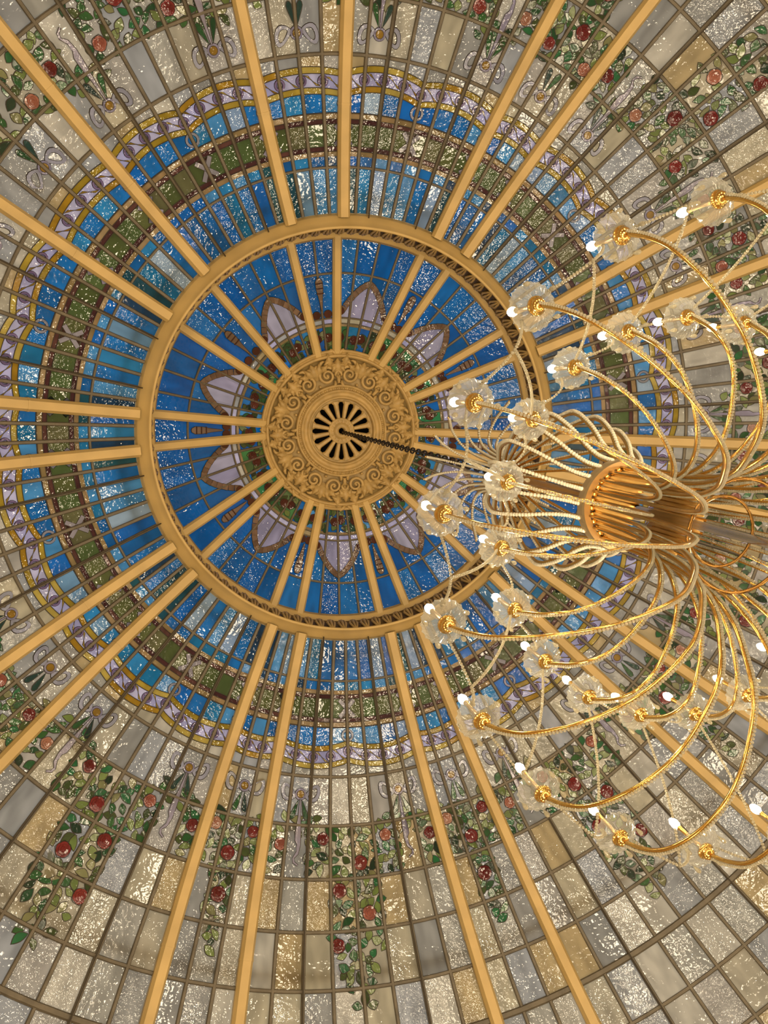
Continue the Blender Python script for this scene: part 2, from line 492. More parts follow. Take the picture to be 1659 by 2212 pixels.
def ring_piece(name, ro, ri, mats, n=18, ex=1.0, th=0.012, a0=0.0, a1=2 * pi, lead=0.006):
    """annular glass piece with lead edges; mats index 0 glass"""
    full = abs(a1 - a0 - 2 * pi) < 1e-6
    mb = MB(); k = n if full else n + 1
    def circ(r, z): return [(r * ex * math.cos(a0 + (a1 - a0) * i / n), r * math.sin(a0 + (a1 - a0) * i / n), z) for i in range(k)]
    A, B, C_, D = circ(ro + lead, 0), circ(ro, th), circ(ri, th), circ(ri - lead, 0)
    for P, Q, mi in ((A, B, 1), (B, C_, 0), (C_, D, 1)):
        mb.add(P + Q, [(i, (i + 1) % k, k + (i + 1) % k, k + i) for i in range(n if not full else k)], mi)
    return mb.mesh(name, mats)
RING_BIG = ring_piece('ring_ornament', 0.082, 0.055, ['flatglass', 'leadline'])
ROUND_A = ring_piece('roundel', 0.062, 0.040, ['flatglass', 'leadline'], 14)
def disc(name, r, n=12, th=0.014, mats=('flatglass', 'leadline'), ex=1.0):
    return outline_piece(name, [(r * ex * math.cos(2 * pi * i / n), r * math.sin(2 * pi * i / n)) for i in range(n)], 0.006, th)
ROUND_B = disc('roundel_heart', 0.030)
KNOT = disc('bow_centre', 0.050, 14, 0.016)
KNOT_RING = ring_piece('bow_knot', 0.072, 0.050, ['flatglass', 'leadline'], 16, 1.0, 0.014)
LOOP = []
for s in (-1, 1):
    n = 16; mb = MB()
    def lp(t, k, z):
        x = 0.158 + 0.098 * math.cos(t) * k; y = (0.096 + 0.044 * math.cos(t)) * math.sin(t) * k - 0.035 * math.cos(t)
        return (s * x, y, z)
    ts = [2 * pi * i / n for i in range(n)]
    A = [lp(t, 1.08, 0) for t in ts]; B = [lp(t, 1.0, 0.012) for t in ts]; C_ = [lp(t, 0.60, 0.012) for t in ts]; D = [lp(t, 0.52, 0) for t in ts]
    for P, Q, mi in ((A, B, 1), (B, C_, 0), (C_, D, 1)):
        mb.add(P + Q, [(i, (i + 1) % n, n + (i + 1) % n, n + i) for i in range(n)], mi)
    LOOP.append(mb.mesh('bow_loop', ['flatglass', 'leadline']))
TAIL = outline_piece('ribbon_tail', [(0.012, 0), (0.028, 0.22), (0.045, 0.40), (0.05, 0.55), (0.03, 0.66), (-0.02, 0.71), (-0.015, 0.75), (0.03, 0.78), (0.02, 0.80), (-0.04, 0.765), (-0.045, 0.71), (0.0, 0.63), (-0.005, 0.55), (-0.035, 0.50), (-0.035, 0.40), (-0.016, 0.22), (-0.012, 0)], 0.007)
for me_ in (TAIL, BLADE):
    for vv in me_.vertices: vv.co.z += (vv.co.y + 0.2) ** 2 / 17.0 + 0.006
XARM = outline_piece('cross_arm', [(-0.030, -0.15), (0.030, -0.15), (0.030, 0.15), (-0.030, 0.15)], 0.005, 0.013)
XTRI = outline_piece('cross_wedge', [(-0.075, 0.118), (0.075, 0.118), (0.0, 0.018)], 0.005, 0.009)
STRAP = outline_piece('strap', [(-0.100, 0.062), (-0.04, 0.055), (0.01, -0.01), (0.100, -0.062), (0.045, -0.058), (-0.005, 0.0)], 0.005, 0.012)

C = {k: [lin(c) for c in v] for k, v in dict(
    blue=[(8, 116, 206), (20, 128, 208), (48, 148, 208), (10, 110, 182), (80, 158, 216), (20, 126, 176)],
    teal=[(20, 85, 100), (30, 95, 105), (25, 75, 110)],
    pale=[(150, 180, 215), (165, 190, 210), (120, 165, 200)],
    deep=[(2, 98, 178), (4, 104, 184), (10, 114, 190), (4, 98, 166), (30, 122, 194)],
    tan=[(178, 145, 98), (165, 138, 90), (190, 160, 115)],
    maroon=[(86, 48, 48), (105, 66, 58), (78, 42, 44)],
    green=[(98, 104, 58), (88, 108, 60), (112, 110, 72), (84, 96, 52)],
    yellow=[(196, 165, 62), (176, 146, 46), (205, 178, 84), (186, 142, 40)],
    lav=[(200, 196, 236), (212, 208, 240), (188, 186, 230)],
    white=[(184, 180, 166), (196, 186, 160), (172, 172, 168), (204, 192, 160), (188, 182, 170), (198, 174, 126), (212, 204, 184), (178, 180, 180), (168, 166, 158)],
    leafg=[(60, 128, 74), (48, 108, 68), (76, 138, 76), (100, 122, 72), (44, 80, 60), (84, 108, 62), (54, 146, 92)],
    leafl=[(160, 188, 112), (174, 198, 134), (148, 176, 98), (180, 184, 132)],
    red=[(172, 58, 62), (158, 54, 58), (182, 74, 72), (146, 44, 50)],
    coral=[(226, 148, 126), (230, 168, 144), (214, 128, 112)],
    brown=[(176, 142, 112), (190, 154, 122), (160, 126, 98)],
    russet=[(110, 56, 40), (126, 66, 46)],
    tealleaf=[(44, 84, 84), (52, 96, 92)],
).items()}
pick = lambda k: random.choice(C[k])

# ------------------------------------------------------------------ main dome: 20 stained glass bays
PURL = [3.354, 4.486, 5.009, 5.533, 6.001, 6.467, 6.896, 7.29, 7.65, 7.98]

def bow(parent, az, r, tail, flip=1):
    o = frame(OUT, az, r, 0.004)
    link('bow_centre', KNOT, parent, o, lin((200, 158, 60)))
    link('bow_knot', KNOT_RING, parent, o, pick('lav'))
    for k in (0, 1): link('bow_loop', LOOP[k], parent, o @ Matrix.Translation((0, -0.01, 0)), lin((214, 220, 252)))
    for s in (-1, 1):
        link('leaf', BLADE, parent, o @ Matrix.Rotation(s * -0.32 if tail else s * -0.22, 4, 'Z') @ Matrix.Translation((0, 0.20, 0)), random.choice(C['tealleaf'] + C['leafg'][:2]))
    if tail:
        link('ribbon_tail', TAIL, parent, o @ Matrix.Translation((0, 0.06, 0.002)) @ Matrix.Scale(flip, 4, (1, 0, 0)), pick('lav'))

def leaves(parent, spots):
    for az, r in spots:
        c = random.choice(C['leafl'] if random.random() < 0.34 else C['leafg'])
        link('leaf', random.choice(LEAF), parent, frame(OUT, az, r, random.uniform(0.003, 0.012), random.uniform(0, 2 * pi), (random.uniform(-0.05, 0.05), random.uniform(-0.05, 0.05)), random.uniform(0.82, 1.08)), c)

def roses(parent, spots):
    for az, r, kind, s in spots:
        link('rose', random.choice(ROSE), parent, frame(OUT, az, r, 0.014, random.uniform(0, 6.28), (0, 0), s), pick(kind))

def scatter(inside, a0, a1, r0, r1, n, dmin, taken):
    """points on the dome kept apart from each other"""
    out = []
    for _ in range(n * 30):
        if len(out) >= n: break
        a = random.uniform(a0, a1); r = random.uniform(r0, r1)
        if not inside(a, r): continue
        p = SP(OUT, a, r)
        if all((p - q).length > d for q, d in taken):
            out.append((a, r)); taken.append((p, dmin))
    return out

for bi in range(20):
    a0 = RIBS[bi]; a1 = RIBS[(bi + 1) % 20]
    if a1 < a0: a1 += 360
    span = a1 - a0; wide = span > 20
    ncol = 8 if wide else (4 if span > 12 else 3)
    am = (a0 + a1) / 2; st = span / ncol
    nth = bi // 2 + 1
    lab = ('wide stained glass bay of the main dome with rose garland, number %d clockwise from the top' if wide else 'narrow stained glass bay between paired gilded ribs, number %d clockwise from the top') % nth
    W = thing('window_%d' % (bi + 1), lab, 'window', (0, 0, 0), 'wide garland bays of the main dome' if wide else 'narrow bays between paired ribs', 'structure')
    cols = [(a0 + st * k, a0 + st * (k + 1)) for k in range(ncol)]
    # scalloped lower edge of the blue band: cusps at the ribs and at mid bay
    cus = [a0, am, a1] if wide else [a0, a1]
    def scal(a):
        for p, q in zip(cus[:-1], cus[1:]):
            if p - 1e-6 <= a <= q + 1e-6:
                t = (a - p) / (q - p)
                return math.sin(pi * min(max(t, 0), 1)) ** 0.75
        return 0.0
    amp = 0.075 if wide else 0.05
    e1 = lambda a: 4.066 + amp * scal(a)
    e2 = lambda a: 4.128 + amp * scal(a)
    e3 = lambda a: 4.262 + amp * scal(a)
    e4 = lambda a: 4.326 + amp * scal(a)
    for ci, (c0, c1) in enumerate(cols):
        edge = ci in (0, ncol - 1)
        # long blue panes below the ring
        col = pick('teal') if edge and random.random() < 0.6 else (pick('pale') if random.random() < 0.16 else pick('blue'))
        pane(W, OUT, c0, c1, R_TOP, 3.354, col, 'blue_pane', 1, 1, tiltmax=2.0)
        pane(W, OUT, c0, c1, 3.354, 3.472, pick('teal') if edge and random.random() < 0.4 else pick('blue'), 'blue_pane', 1, 1, tiltmax=2.5)
        pane(W, OUT, c0, c1, 3.472, 3.523, pick('tan'), 'tan_strip', 1, 1, 0.006, tiltmax=2)
        pane(W, OUT, c0, c1, 3.526, 3.575, pick('maroon'), 'maroon_strip', 1, 1, tiltmax=2)
        pane(W, OUT, c0, c1, 3.575, 3.808, pick('green'), 'green_pane', 1, 1, 0.003, tiltmax=2)
        pane(W, OUT, c0, c1, 3.808, 3.856, pick('maroon'), 'maroon_strip', 1, 1, tiltmax=2)
        pane(W, OUT, c0, c1, 3.860, 3.918, pick('tan'), 'tan_strip', 1, 1, 0.006, tiltmax=2)
        pane(W, OUT, c0, c1, 3.921, e1, pick('pale') if random.random() < 0.12 else pick('blue'), 'blue_pane', 4, 1, tiltmax=2)
        pane(W, OUT, c0, c1, lambda a: e1(a) + 0.004, e2, pick('yellow'), 'yellow_strip', 4, 1, 0.006, tiltmax=0.5)
        pane(W, OUT, c0, c1, e2, e3, pick('lav'), 'lavender_pane', 4, 1, tiltmax=1)
        pane(W, OUT, c0, c1, lambda a: e3(a) + 0.004, e4, pick('yellow'), 'yellow_strip', 4, 1, 0.006, tiltmax=0.5)
        pane(W, OUT, c0, c1, e4, 4.486, pick('white'), 'pale_pane', 4, 1, tiltmax=2)
        for p0, p1 in zip(PURL[1:], PURL[2:] + [R_BASE]):
            pane(W, OUT, c0, c1, p0, p1, pick('white'), 'pale_pane', 1, 2, tiltmax=3.4)
        # guilloche: a strap in every column
        mid = (c0 + c1) / 2
        link('strap', STRAP, W, frame(OUT, mid, (e2(mid) + e3(mid)) / 2, 0.004), pick('yellow'))
    # lead lines along the bands
    for fn, nm in ((lambda a: 3.5245, 0), (lambda a: 3.575, 0), (lambda a: 3.808, 0), (lambda a: 3.858, 0), (lambda a: 3.9195, 1), (e1, 0), (e2, 0), (e3, 0), (e4, 0)):
        n = ncol * 4 + 1
        az = [a0 + span * i / (n - 1) for i in range(n)]
        v, f = bar_path([SP(OUT, a, fn(a), 0.0) for a in az], [nrm(OUT, a, fn(a)) for a in az], 0.016 if nm else 0.009, 0.012)
        link('lead_line', mesh('lead_line', v, f, 'leadline'), W)
    # crosses, rings, roundels
    for k in range(ncol + 1):
        a = a0 + st * k
        is_x = (k in (0, ncol)) or (wide and k == ncol // 2)
        if is_x:
            for s in (-1, 1):
                link('cross_arm', XARM, W, frame(OUT, a, 3.692, 0.003, s * 0.72), lin((216, 216, 248)))
            link('cross_wedge', XTRI, W, frame(OUT, a, 3.692, 0.003), pick('maroon'))
            link('cross_wedge', XTRI, W, frame(OUT, a, 3.692, 0.003, pi), pick('maroon'))
            if k or not wide:
                link('ring_ornament', RING_BIG, W, frame(OUT, a, 4.014, 0.004), lin((205, 205, 215)))
        if 0 < k < ncol or wide:
            o = frame(OUT, a, (e2(a) + e3(a)) / 2, 0.012)
            link('roundel', ROUND_A, W, o, lin((160, 140, 190)))
            link('roundel_heart', ROUND_B, W, o, lin((205, 180, 200)))
    # glazing bars
    for k in range(1, ncol):
        a = a0 + st * k
        meridian_bar(W, OUT, a, R_TOP, R_BASE, 0.046, 0.034, 24, 'lead', 'glazing_bar')
    for r in PURL:
        big = abs(r - 6.896) < 0.01
        ring_bar(W, OUT, a0, a1, r, 0.075 if big else (0.034 if r < 4 else 0.044), 0.032 if not big else 0.045, 'lead', 'glazing_bar')
    if wide:
        for k in (2, 6):
            a = a0 + st * k + 0.12
            rs = [2.80 + (R_BASE - 2.80) * i / 23 for i in range(24)]
            v, f = tube([SP(OUT, a, r, 0.085) for r in rs], 0.008, 6)
            link('tie_rod', mesh('tie_rod', v, f, 'rod', None, True), W)
    # garlands
    sgn = 1 if nth % 2 else -1
    taken = []
    if wide:
        bow(W, am + 2.5 * st, 4.685, True, sgn); bow(W, am - 2.5 * st, 4.685, True, -sgn)
        q = st / 3.22
        rs = [(am + 4.3 * q, 5.14, 'red', 0.86), (am - 4.9 * q, 5.14, 'coral', 0.84), (am + sgn * 0.9 * q, 5.39, 'red', 1.0), (am - sgn * 2.1 * q, 5.64, 'red', 0.95), (am + sgn * 1.5 * q, 5.86, 'red' if nth % 2 else 'coral', 0.95), (am - sgn * 2.5 * q, 6.12, 'red', 0.92), (am + 10.4 * q, 5.21, 'coral', 0.82), (am - 11.4 * q, 5.21, 'red', 0.84)]
        for a, r, k, s in rs: taken.append((SP(OUT, a, r), 0.115))
        roses(W, rs)
        def ins(a, r):
            d = (a - am) / st
            if 5.03 < r < 5.50:
                return abs(d) < 2.05 or abs(d) > 3.05 or (r < 5.1 and abs(d) < 2.9)
            if 5.50 <= r < 6.62:
                return abs(d) < 1.0 - 0.75 * max(0, (r - 6.1) / 0.52)
            if 4.90 < r <= 5.03: return 1.6 < abs(d) < 3.4
            return False
        spots = scatter(ins, a0 + 0.7, a1 - 0.7, 4.9, 6.62, 150, 0.078, taken)
        leaves(W, spots)
    else:
        bow(W, am, 4.685, False)
        rs = [(am + 3.0 * span / 9.2, 5.12, 'coral', 0.84), (am - 2.9 * span / 9.2, 5.13, 'red', 0.8), (am + 0.2, 5.37, 'red', 0.95), (am + 0.2, 5.75, 'red', 1.0)]
        for a, r, k, s in rs: taken.append((SP(OUT, a, r), 0.11))
        roses(W, rs)
        def ins(a, r):
            d = (a - am)
            if 5.02 < r < 5.46: return True
            if r <= 5.02: return abs(d) > span * 0.3
            return abs(d) < 1.45 - 1.2 * max(0, (r - 5.85) / 0.4)
        spots = scatter(ins, a0 + 0.7, a1 - 0.7, 4.95, 6.23, 66, 0.076, taken)
        leaves(W, spots)

# ------------------------------------------------------------------ inner cupola: 20 bays
ARCH_SEG = outline_piece('arch_band', [(-0.085, -0.045), (0.085, -0.045), (0.085, 0.045), (-0.085, 0.045)], 0.006, 0.013)
TORCH = outline_piece('torch', [(-0.012, -0.22), (0.012, -0.22), (0.03, -0.05), (0.052, 0.08), (0.055, 0.18), (0.03, 0.23), (0, 0.24), (-0.03, 0.23), (-0.055, 0.18), (-0.052, 0.08), (-0.03, -0.05)], 0.007, 0.014)
TORCH_RING = outline_piece('torch_ring', [(-0.05, -0.008), (0.05, -0.008), (0.05, 0.008), (-0.05, 0.008)], 0.003, 0.018)
BLOB = disc('boss', 0.062, 10)
R1, R2, R3 = 2.187, 1.603, 1.528
for bi in range(20):
    a0 = RIBS[bi]; a1 = RIBS[(bi + 1) % 20]
    if a1 < a0: a1 += 360
    span = a1 - a0; wide = span > 20; am = (a0 + a1) / 2
    ncol = 4 if wide else (2 if span > 12 else 1)
    st = span / ncol; nth = bi // 2 + 1
    lab = ('blue cupola bay with lavender pointed arch, number %d clockwise from the top' if wide else 'slim blue cupola bay with brown torch, number %d clockwise from the top') % nth
    W = thing('window_%d' % (bi + 21), lab, 'window', (0, 0, 0), 'arched bays of the inner cupola' if wide else 'torch bays of the inner cupola', 'structure')
    half = span / 2 - 2.4
    def top(a):
        t = min(abs(a - am) / half, 1.0)
        return 2.135 - 0.40 * t ** 1.35
    low = (lambda a: top(a) - 0.06 if abs(a - am) < half else R2) if wide else R2
    for k in range(ncol):
        c0, c1 = a0 + st * k, a0 + st * (k + 1)
        pane(W, INN, c0, c1, R1, 2.66, pick('deep'), 'blue_pane', 1, 1, tiltmax=2.4)
        pane(W, INN, c0, c1, low, R1, pick('deep'), 'blue_pane', 10 if wide else 1, 1, tiltmax=0.8)
        pane(W, INN, c0, c1, R3, R2, pick('lav') if random.random() < 0.5 else pick('white'), 'pale_pane', 1, 1, tiltmax=2)
        pane(W, INN, c0, c1, 1.49, R3 - 0.004, pick('tan'), 'tan_strip', 1, 1, 0.006, tiltmax=0.5)
        pane(W, INN, c0, c1, 1.10, 1.49, random.choice([pick('deep'), pick('leafg'), pick('blue')]), 'blue_pane', 1, 1, tiltmax=1)
        am_ = (c0 + c1) / 2
        for j in range(2):
            link('rose', random.choice(ROSE), W, frame(INN, am_ + (0.22 if j else -0.2) * st, 1.345 - 0.03 * j, 0.006, random.uniform(0, 6), (0, 0), 0.72), random.choice([lin((120, 58, 50)), lin((134, 70, 60))])) if (wide and j == k % 2) or (not wide and j == 0) else None
        for j in range(5):
            link('leaf', random.choice(LEAF), W, frame(INN, random.uniform(c0 + 0.6, c1 - 0.6), random.uniform(1.19, 1.45), 0.004, random.uniform(0, 6.28), (0, 0), 0.85), pick('leafg') if random.random() < 0.7 else pick('leafl'))
    for k in range(1, ncol):
        meridian_bar(W, INN, a0 + st * k, 1.10, 2.66, 0.036, 0.026, 6, 'lead', 'glazing_bar')
    for r, w_ in ((R1, 0.032), (R2, 0.026), (R3, 0.016)):
        ring_bar(W, INN, a0, a1, r, w_, 0.024, 'lead', 'glazing_bar')
    if wide:
        for k in range(4):
            c0, c1 = am - half + half * k / 2, am - half + half * (k + 1) / 2
            pane(W, INN, c0, c1, R2, lambda a: top(a) - 0.06, random.choice([lin((176, 170, 200)), lin((164, 160, 192)), lin((186, 182, 206))]), 'lavender_pane', 4, 1, 0.0, 0.008, 0.6)
        n = 7
        for s in (-1, 1):
            for k in range(n):
                t = (k + 0.5) / n; a = am + s * half * t; a_ = am + s * half * (t + 0.01)
                p, q = SP(INN, a, top(a)), SP(INN, a_, top(a_))
                ang = math.atan2(top(a_) - top(a), rad(a_ - a) * top(a))
                link('arch_band', ARCH_SEG, W, frame(INN, a, top(a) - 0.05, 0.014, ang) @ Matrix.Diagonal((0.50, 0.95, 1, 1)), pick('brown'))
            link('boss', BLOB, W, frame(INN, am + s * (half + 0.7), 1.70, 0.02), pick('russet'))
    else:
        link('torch', TORCH, W, frame(INN, am, 1.93, 0.03), lin((190, 156, 124)))
        for k in range(3):
            link('torch_ring', TORCH_RING, W, frame(INN, am, 1.95 + 0.065 * k, 0.031), pick('russet'))
        for s in (-1, 1):
            link('boss', BLOB, W, frame(INN, am + s * span * 0.2, 1.665, 0.008), pick('russet'))

# ------------------------------------------------------------------ centre medallion
md = thing('ceiling_medallion', 'round gilded plaster medallion with acanthus scrolls and pierced vent at the dome crown', 'medallion', (0, 0, 12.0 + EYE))
def mpart(name, mb_or, mat='plaster', smooth=True, mt=None):
    v, f = mb_or
    return link(name, mesh(name, v, f, mat, None, smooth), md, mt)
mpart('rim', lathe([(1.10, 0.06), (1.17, 0.03), (1.172, -0.05), (1.158, -0.085), (1.135, -0.085), (1.125, -0.05), (1.105, -0.04), (1.098, -0.085), (1.08, -0.10), (1.06, -0.085), (1.05, -0.02), (1.03, 0.02), (0.60, 0.02)], 96))
mpart('vent_rim', lathe([(0.47, -0.02), (0.43, -0.03), (0.418, 0.02)], 64))
mpart('inner_ring', lathe([(0.675, 0.0), (0.668, -0.08), (0.655, -0.10), (0.638, -0.09), (0.632, -0.055), (0.600, -0.055), (0.596, -0.10), (0.580, -0.115), (0.565, -0.105), (0.555, -0.085), (0.505, -0.075), (0.498, -0.105), (0.482, -0.115), (0.468, -0.10), (0.462, -0.03), (0.462, 0.02)], 96))
bm_ = mesh('pearl', *ball((0, 0, 0), 0.018, 8, 5), 'plaster', None, True)
for k in range(64):
    a = 2 * pi * k / 64
    link('pearl', bm_, md, Matrix.Translation((0.615 * math.cos(a), 0.615 * math.sin(a), -0.058)))
# pierced vent: spokes, rim and hub over a dark shaft
mpart('vent_shaft', lathe([(0.47, -0.02), (0.47, 0.35), (0.001, 0.35)], 48), 'void')
spv = []
NS = 16
mb = MB()
v = [(0.12, -0.020, -0.02), (0.20, -0.026, -0.03), (0.385, -0.036, -0.03), (0.43, -0.072, -0.02), (0.43, 0.072, -0.02), (0.385, 0.036, -0.03), (0.20, 0.026, -0.03), (0.12, 0.020, -0.02)]
n = len(v)
v2 = [(x, y * 0.55, -0.05) for x, y, z in v] + [(x, y, 0.02) for x, y, z in v]
mb.add(v + v2, [tuple(range(n - 1, -1, -1))] if False else [(n + 0, n + 7, n + 6, n + 1), (n + 1, n + 6, n + 5, n + 2), (n + 2, n + 5, n + 4, n + 3)] + [(i, (i + 1) % n, n + (i + 1) % n, n + i) for i in range(n)] + [(i, 2 * n + i, 2 * n + (i + 1) % n, (i + 1) % n) for i in range(n)])
spm = mb.mesh('spoke', 'plaster')
for k in range(NS):
    link('spoke', spm, md, Matrix.Rotation(2 * pi * (k + 0.5) / NS, 4, 'Z'))
mpart('hub', lathe([(0.19, 0.0), (0.19, -0.05), (0.165, -0.06), (0.15, -0.04), (0.12, -0.045), (0.11, -0.07), (0.07, -0.08), (0.045, -0.07), (0.04, 0.02)], 40))
# scrolls: eight units of two mirrored volutes with acanthus leaves between
def volute(s):
    mb = MB(); c = Vector((0.80, s * 0.155, 0)); P = []; R_ = []
    for k in range(34):
        t = k / 33
        ang = (0.75 - 2.6 * 2 * t) * pi / 1.35
        r = 0.122 * (1 - t) ** 0.85 + 0.012
        P.append((c.x + r * math.cos(ang) , c.y + s * r * math.sin(ang), -0.03 - 0.05 * t)); R_.append(0.028 - 0.013 * t)
    mb.add(*tube(P, R_, 7, 1.3))
    for q in range(7):                       # curled lobes round the outside of the volute
        th = rad(-62 + 34 * q)
        L0 = []
        for u in range(6):
            w_ = u / 5
            rr = 0.125 + (0.085 if q < 5 else 0.06) * math.sin(w_ * pi * 0.62); aa = th + 0.75 * w_
            L0.append((c.x + rr * math.cos(aa), c.y + s * rr * math.sin(aa), -0.015 - 0.055 * math.sin(w_ * pi * 0.8)))
        mb.add(*tube(L0, [0.014, 0.022, 0.025, 0.023, 0.018, 0.008], 6, 1.1))
    mb.add(*ball((c.x, c.y, -0.085), 0.022, 8, 5))
    return mb.mesh('volute', 'plaster', True)
VOL = [volute(-1), volute(1)]
def acanthus(L_, W_, curl, seg=7):
    """a lobed leaf with a raised midrib and turned-over tip, base at the origin, growing along +x"""
    mb = MB(); v = []; f = []
    for i in range(seg + 1):
        t = i / seg; x = L_ * t; wd = W_ * (math.sin(pi * (0.12 + 0.85 * t)) ** 0.8) * (1 + 0.22 * math.cos(2 * pi * seg / 2 * t))
        z = -0.03 - curl * math.sin(pi * t * 0.8)
        v += [(x - 0.02, -wd, z + 0.035), (x, -wd * 0.5, z), (x, 0, z - 0.022), (x, wd * 0.5, z), (x - 0.02, wd, z + 0.035)]
    for i in range(seg):
        for j in range(4): f.append((i * 5 + j, (i + 1) * 5 + j, (i + 1) * 5 + j + 1, i * 5 + j + 1))
    return mesh('acanthus_leaf', v, f, 'plaster', None, True)
AC1 = acanthus(0.24, 0.085, 0.07); AC2 = acanthus(0.20, 0.055, 0.08); AC3 = acanthus(0.15, 0.05, 0.07)
KN = MB()
for s in (-1, 1):
    KN.add(*tube([(0.0, s * 0.01, -0.05), (0.05, s * 0.05, -0.075), (0.08, s * 0.09, -0.06), (0.055, s * 0.12, -0.05)], [0.02, 0.026, 0.022, 0.01], 6))
KN.add(*ball((0.0, 0, -0.06), 0.032, 8, 5)); KN.add(*ball((-0.06, 0, -0.05), 0.022, 8, 5))
KNm = KN.mesh('rim_knot', 'plaster', True)
CLASP = mesh('clasp', *tube([(0.86, -0.05, -0.05), (0.865, 0, -0.075), (0.86, 0.05, -0.05)], 0.016, 6), 'plaster', None, True)
for k in range(8):
    base = rad(45 * k - 93)
    B = Matrix.Rotation(base, 4, 'Z'); H = Matrix.Rotation(base + rad(22.5), 4, 'Z')
    link('rim_knot', KNm, md, B @ Matrix.Translation((1.085, 0, 0)))
    for s in (0, 1): link('volute', VOL[s], md, H)
    link('clasp', CLASP, md, H)
    link('acanthus_leaf', AC1, md, H @ Matrix.Translation((0.80, 0, 0)))
    for s in (-1, 1):
        link('acanthus_leaf', AC2, md, H @ Matrix.Translation((0.84, s * 0.02, 0)) @ Matrix.Rotation(s * 0.55, 4, 'Z'))
        link('acanthus_leaf', AC3, md, H @ Matrix.Translation((0.88, s * 0.09, 0)) @ Matrix.Rotation(s * 1.15, 4, 'Z'))
        link('acanthus_leaf', AC3, md, B @ Matrix.Translation((0.98, s * 0.02, 0)) @ Matrix.Rotation(pi - s * 0.5, 4, 'Z'))
        link('acanthus_leaf', AC2, md, B @ Matrix.Translation((0.92, s * 0.10, 0.01)) @ Matrix.Rotation(s * 0.25, 4, 'Z'))
    link('acanthus_leaf', AC1, md, B @ Matrix.Translation((0.80, 0, 0.01)))
    link('pearl', bm_, md, H @ Matrix.Translation((0.70, 0, -0.03)) @ Matrix.Scale(1.3, 4))

# ------------------------------------------------------------------ chandelier
CX, CY = 0.015, 0.020
ch = thing('chandelier', 'large gilded chandelier with two tiers of crystal cups, bead garlands and lit bulbs', 'chandelier', (CX, CY, EYE))
# chain (hangs from the medallion), in chandelier space: z = height above the eye
chain = bpy.data.objects.new('chain', None); COL.objects.link(chain); chain.parent = ch
lk = []
for i in range(14):
    a = 2 * pi * i / 14
    lk.append((0.026 * math.cos(a), 0, 0.050 * math.sin(a) + (0.018 if math.sin(a) > 0 else -0.018)))
LINK = mesh('chain_link', *tube(lk, 0.0085, 6, None, True), 'iron', None, True)
z = 5.75; k = 0
while z < 11.98:
    link('chain_link', LINK, chain, Matrix.Translation((0, 0, z)) @ Matrix.Rotation(pi / 2 * (k % 2) + 0.3, 4, 'Z'))
    z += 0.108; k += 1
v, f = tube([(0.02, 0.012, 5.7), (0.03, 0.0, 8.5), (0.02, -0.01, 12.0)], 0.008, 6)
link('cable', mesh('cable', v, f, 'iron'), ch)
v, f = lathe([(0.012, 5.75), (0.03, 5.70), (0.025, 5.55), (0.055, 5.45), (0.03, 5.35), (0.022, 5.2), (0.022, 3.9), (0.05, 3.86), (0.06, 3.78), (0.022, 3.7)], 20)
link('stem', mesh('stem', v, f, 'gold', None, True), ch)
v, f = lathe([(0.018, 3.72), (0.020, 3.3), (0.018, 2.5), (0.05, 2.42), (0.03, 2.30), (0.002, 2.26)], 16)
link('stem_tube', mesh('stem_tube', v, f, 'silver', None, True), ch)
# gilded band with a row of beads under it
v, f = lathe([(0.205, 3.80), (0.236, 3.80), (0.240, 3.82), (0.240, 3.87), (0.232, 3.885), (0.205, 3.885), (0.205, 3.80)], 72)
link('band', mesh('band', v, f, 'bandmetal'), ch)
ROD = mesh('body_rod', *tube([(0.180, 0, 3.83), (0.178, 0, 3.76), (0.176, 0, 3.66), (0.176, 0, 3.56), (0.178, 0, 3.48), (0.184, 0, 3.42)], [0.008, 0.0125, 0.0125, 0.0125, 0.0105, 0.006], 7), 'goldleaf', None, True)
for k in range(44):
    link('body_rod', ROD, ch, Matrix.Rotation(2 * pi * k / 44, 4, 'Z'))
PB = mesh('band_bead', *ball((0, 0, 0), 0.017, 10, 6), 'gold', None, True)
for k in range(34):
    a = 2 * pi * k / 34
    link('band_bead', PB, ch, Matrix.Translation((0.192 * math.cos(a), 0.192 * math.sin(a), 3.80)))
for (r, z, t) in ((0.235, 2.90, 0.008), (0.150, 3.02, 0.007), (0.10, 5.40, 0.014)):
    v, f = tube([(r * math.cos(2 * pi * i / 48), r * math.sin(2 * pi * i / 48), z) for i in range(48)], t, 6, None, True)
    link('tie_ring', mesh('tie_ring', v, f, 'bronze', None, True), ch)

def strand(name, prof, n, count, phase, tube_r, bead_r, side, gap=0.9):
    """one curved gilded strip with beads on its outer side, repeated round the axis"""
    P = spline([(r, 0, z) for r, z in prof], n)
    v, f = tube(P, tube_r, 6)
    gm = mesh(name, v, f, 'gold', None, True)
    Q = []
    for i, p in enumerate(P):
        t = (P[min(i + 1, n - 1)] - P[max(i - 1, 0)]).normalized()
        Q.append(p + Vector((t.z, 0, -t.x)) * side * (tube_r + bead_r * 0.75))
    mb = MB(); beads(mb, Q, bead_r, gap)
    bmh = mb.mesh('bead_string', 'ivory', True)
    for k in range(count):
        o = link(name, gm, ch, Matrix.Rotation(rad(phase) + 2 * pi * k / count, 4, 'Z'))
        link('bead_string', bmh, o, None, None, 'stuff')
strand('basket_strand', [(0.222, 3.86), (0.228, 3.93), (0.245, 4.02), (0.293, 4.13), (0.363, 4.24), (0.42, 4.37), (0.448, 4.47), (0.445, 4.58), (0.375, 4.83), (0.24, 5.12), (0.12, 5.34), (0.09, 5.40)], 60, 20, 4, 0.0085, 0.0125, 1)
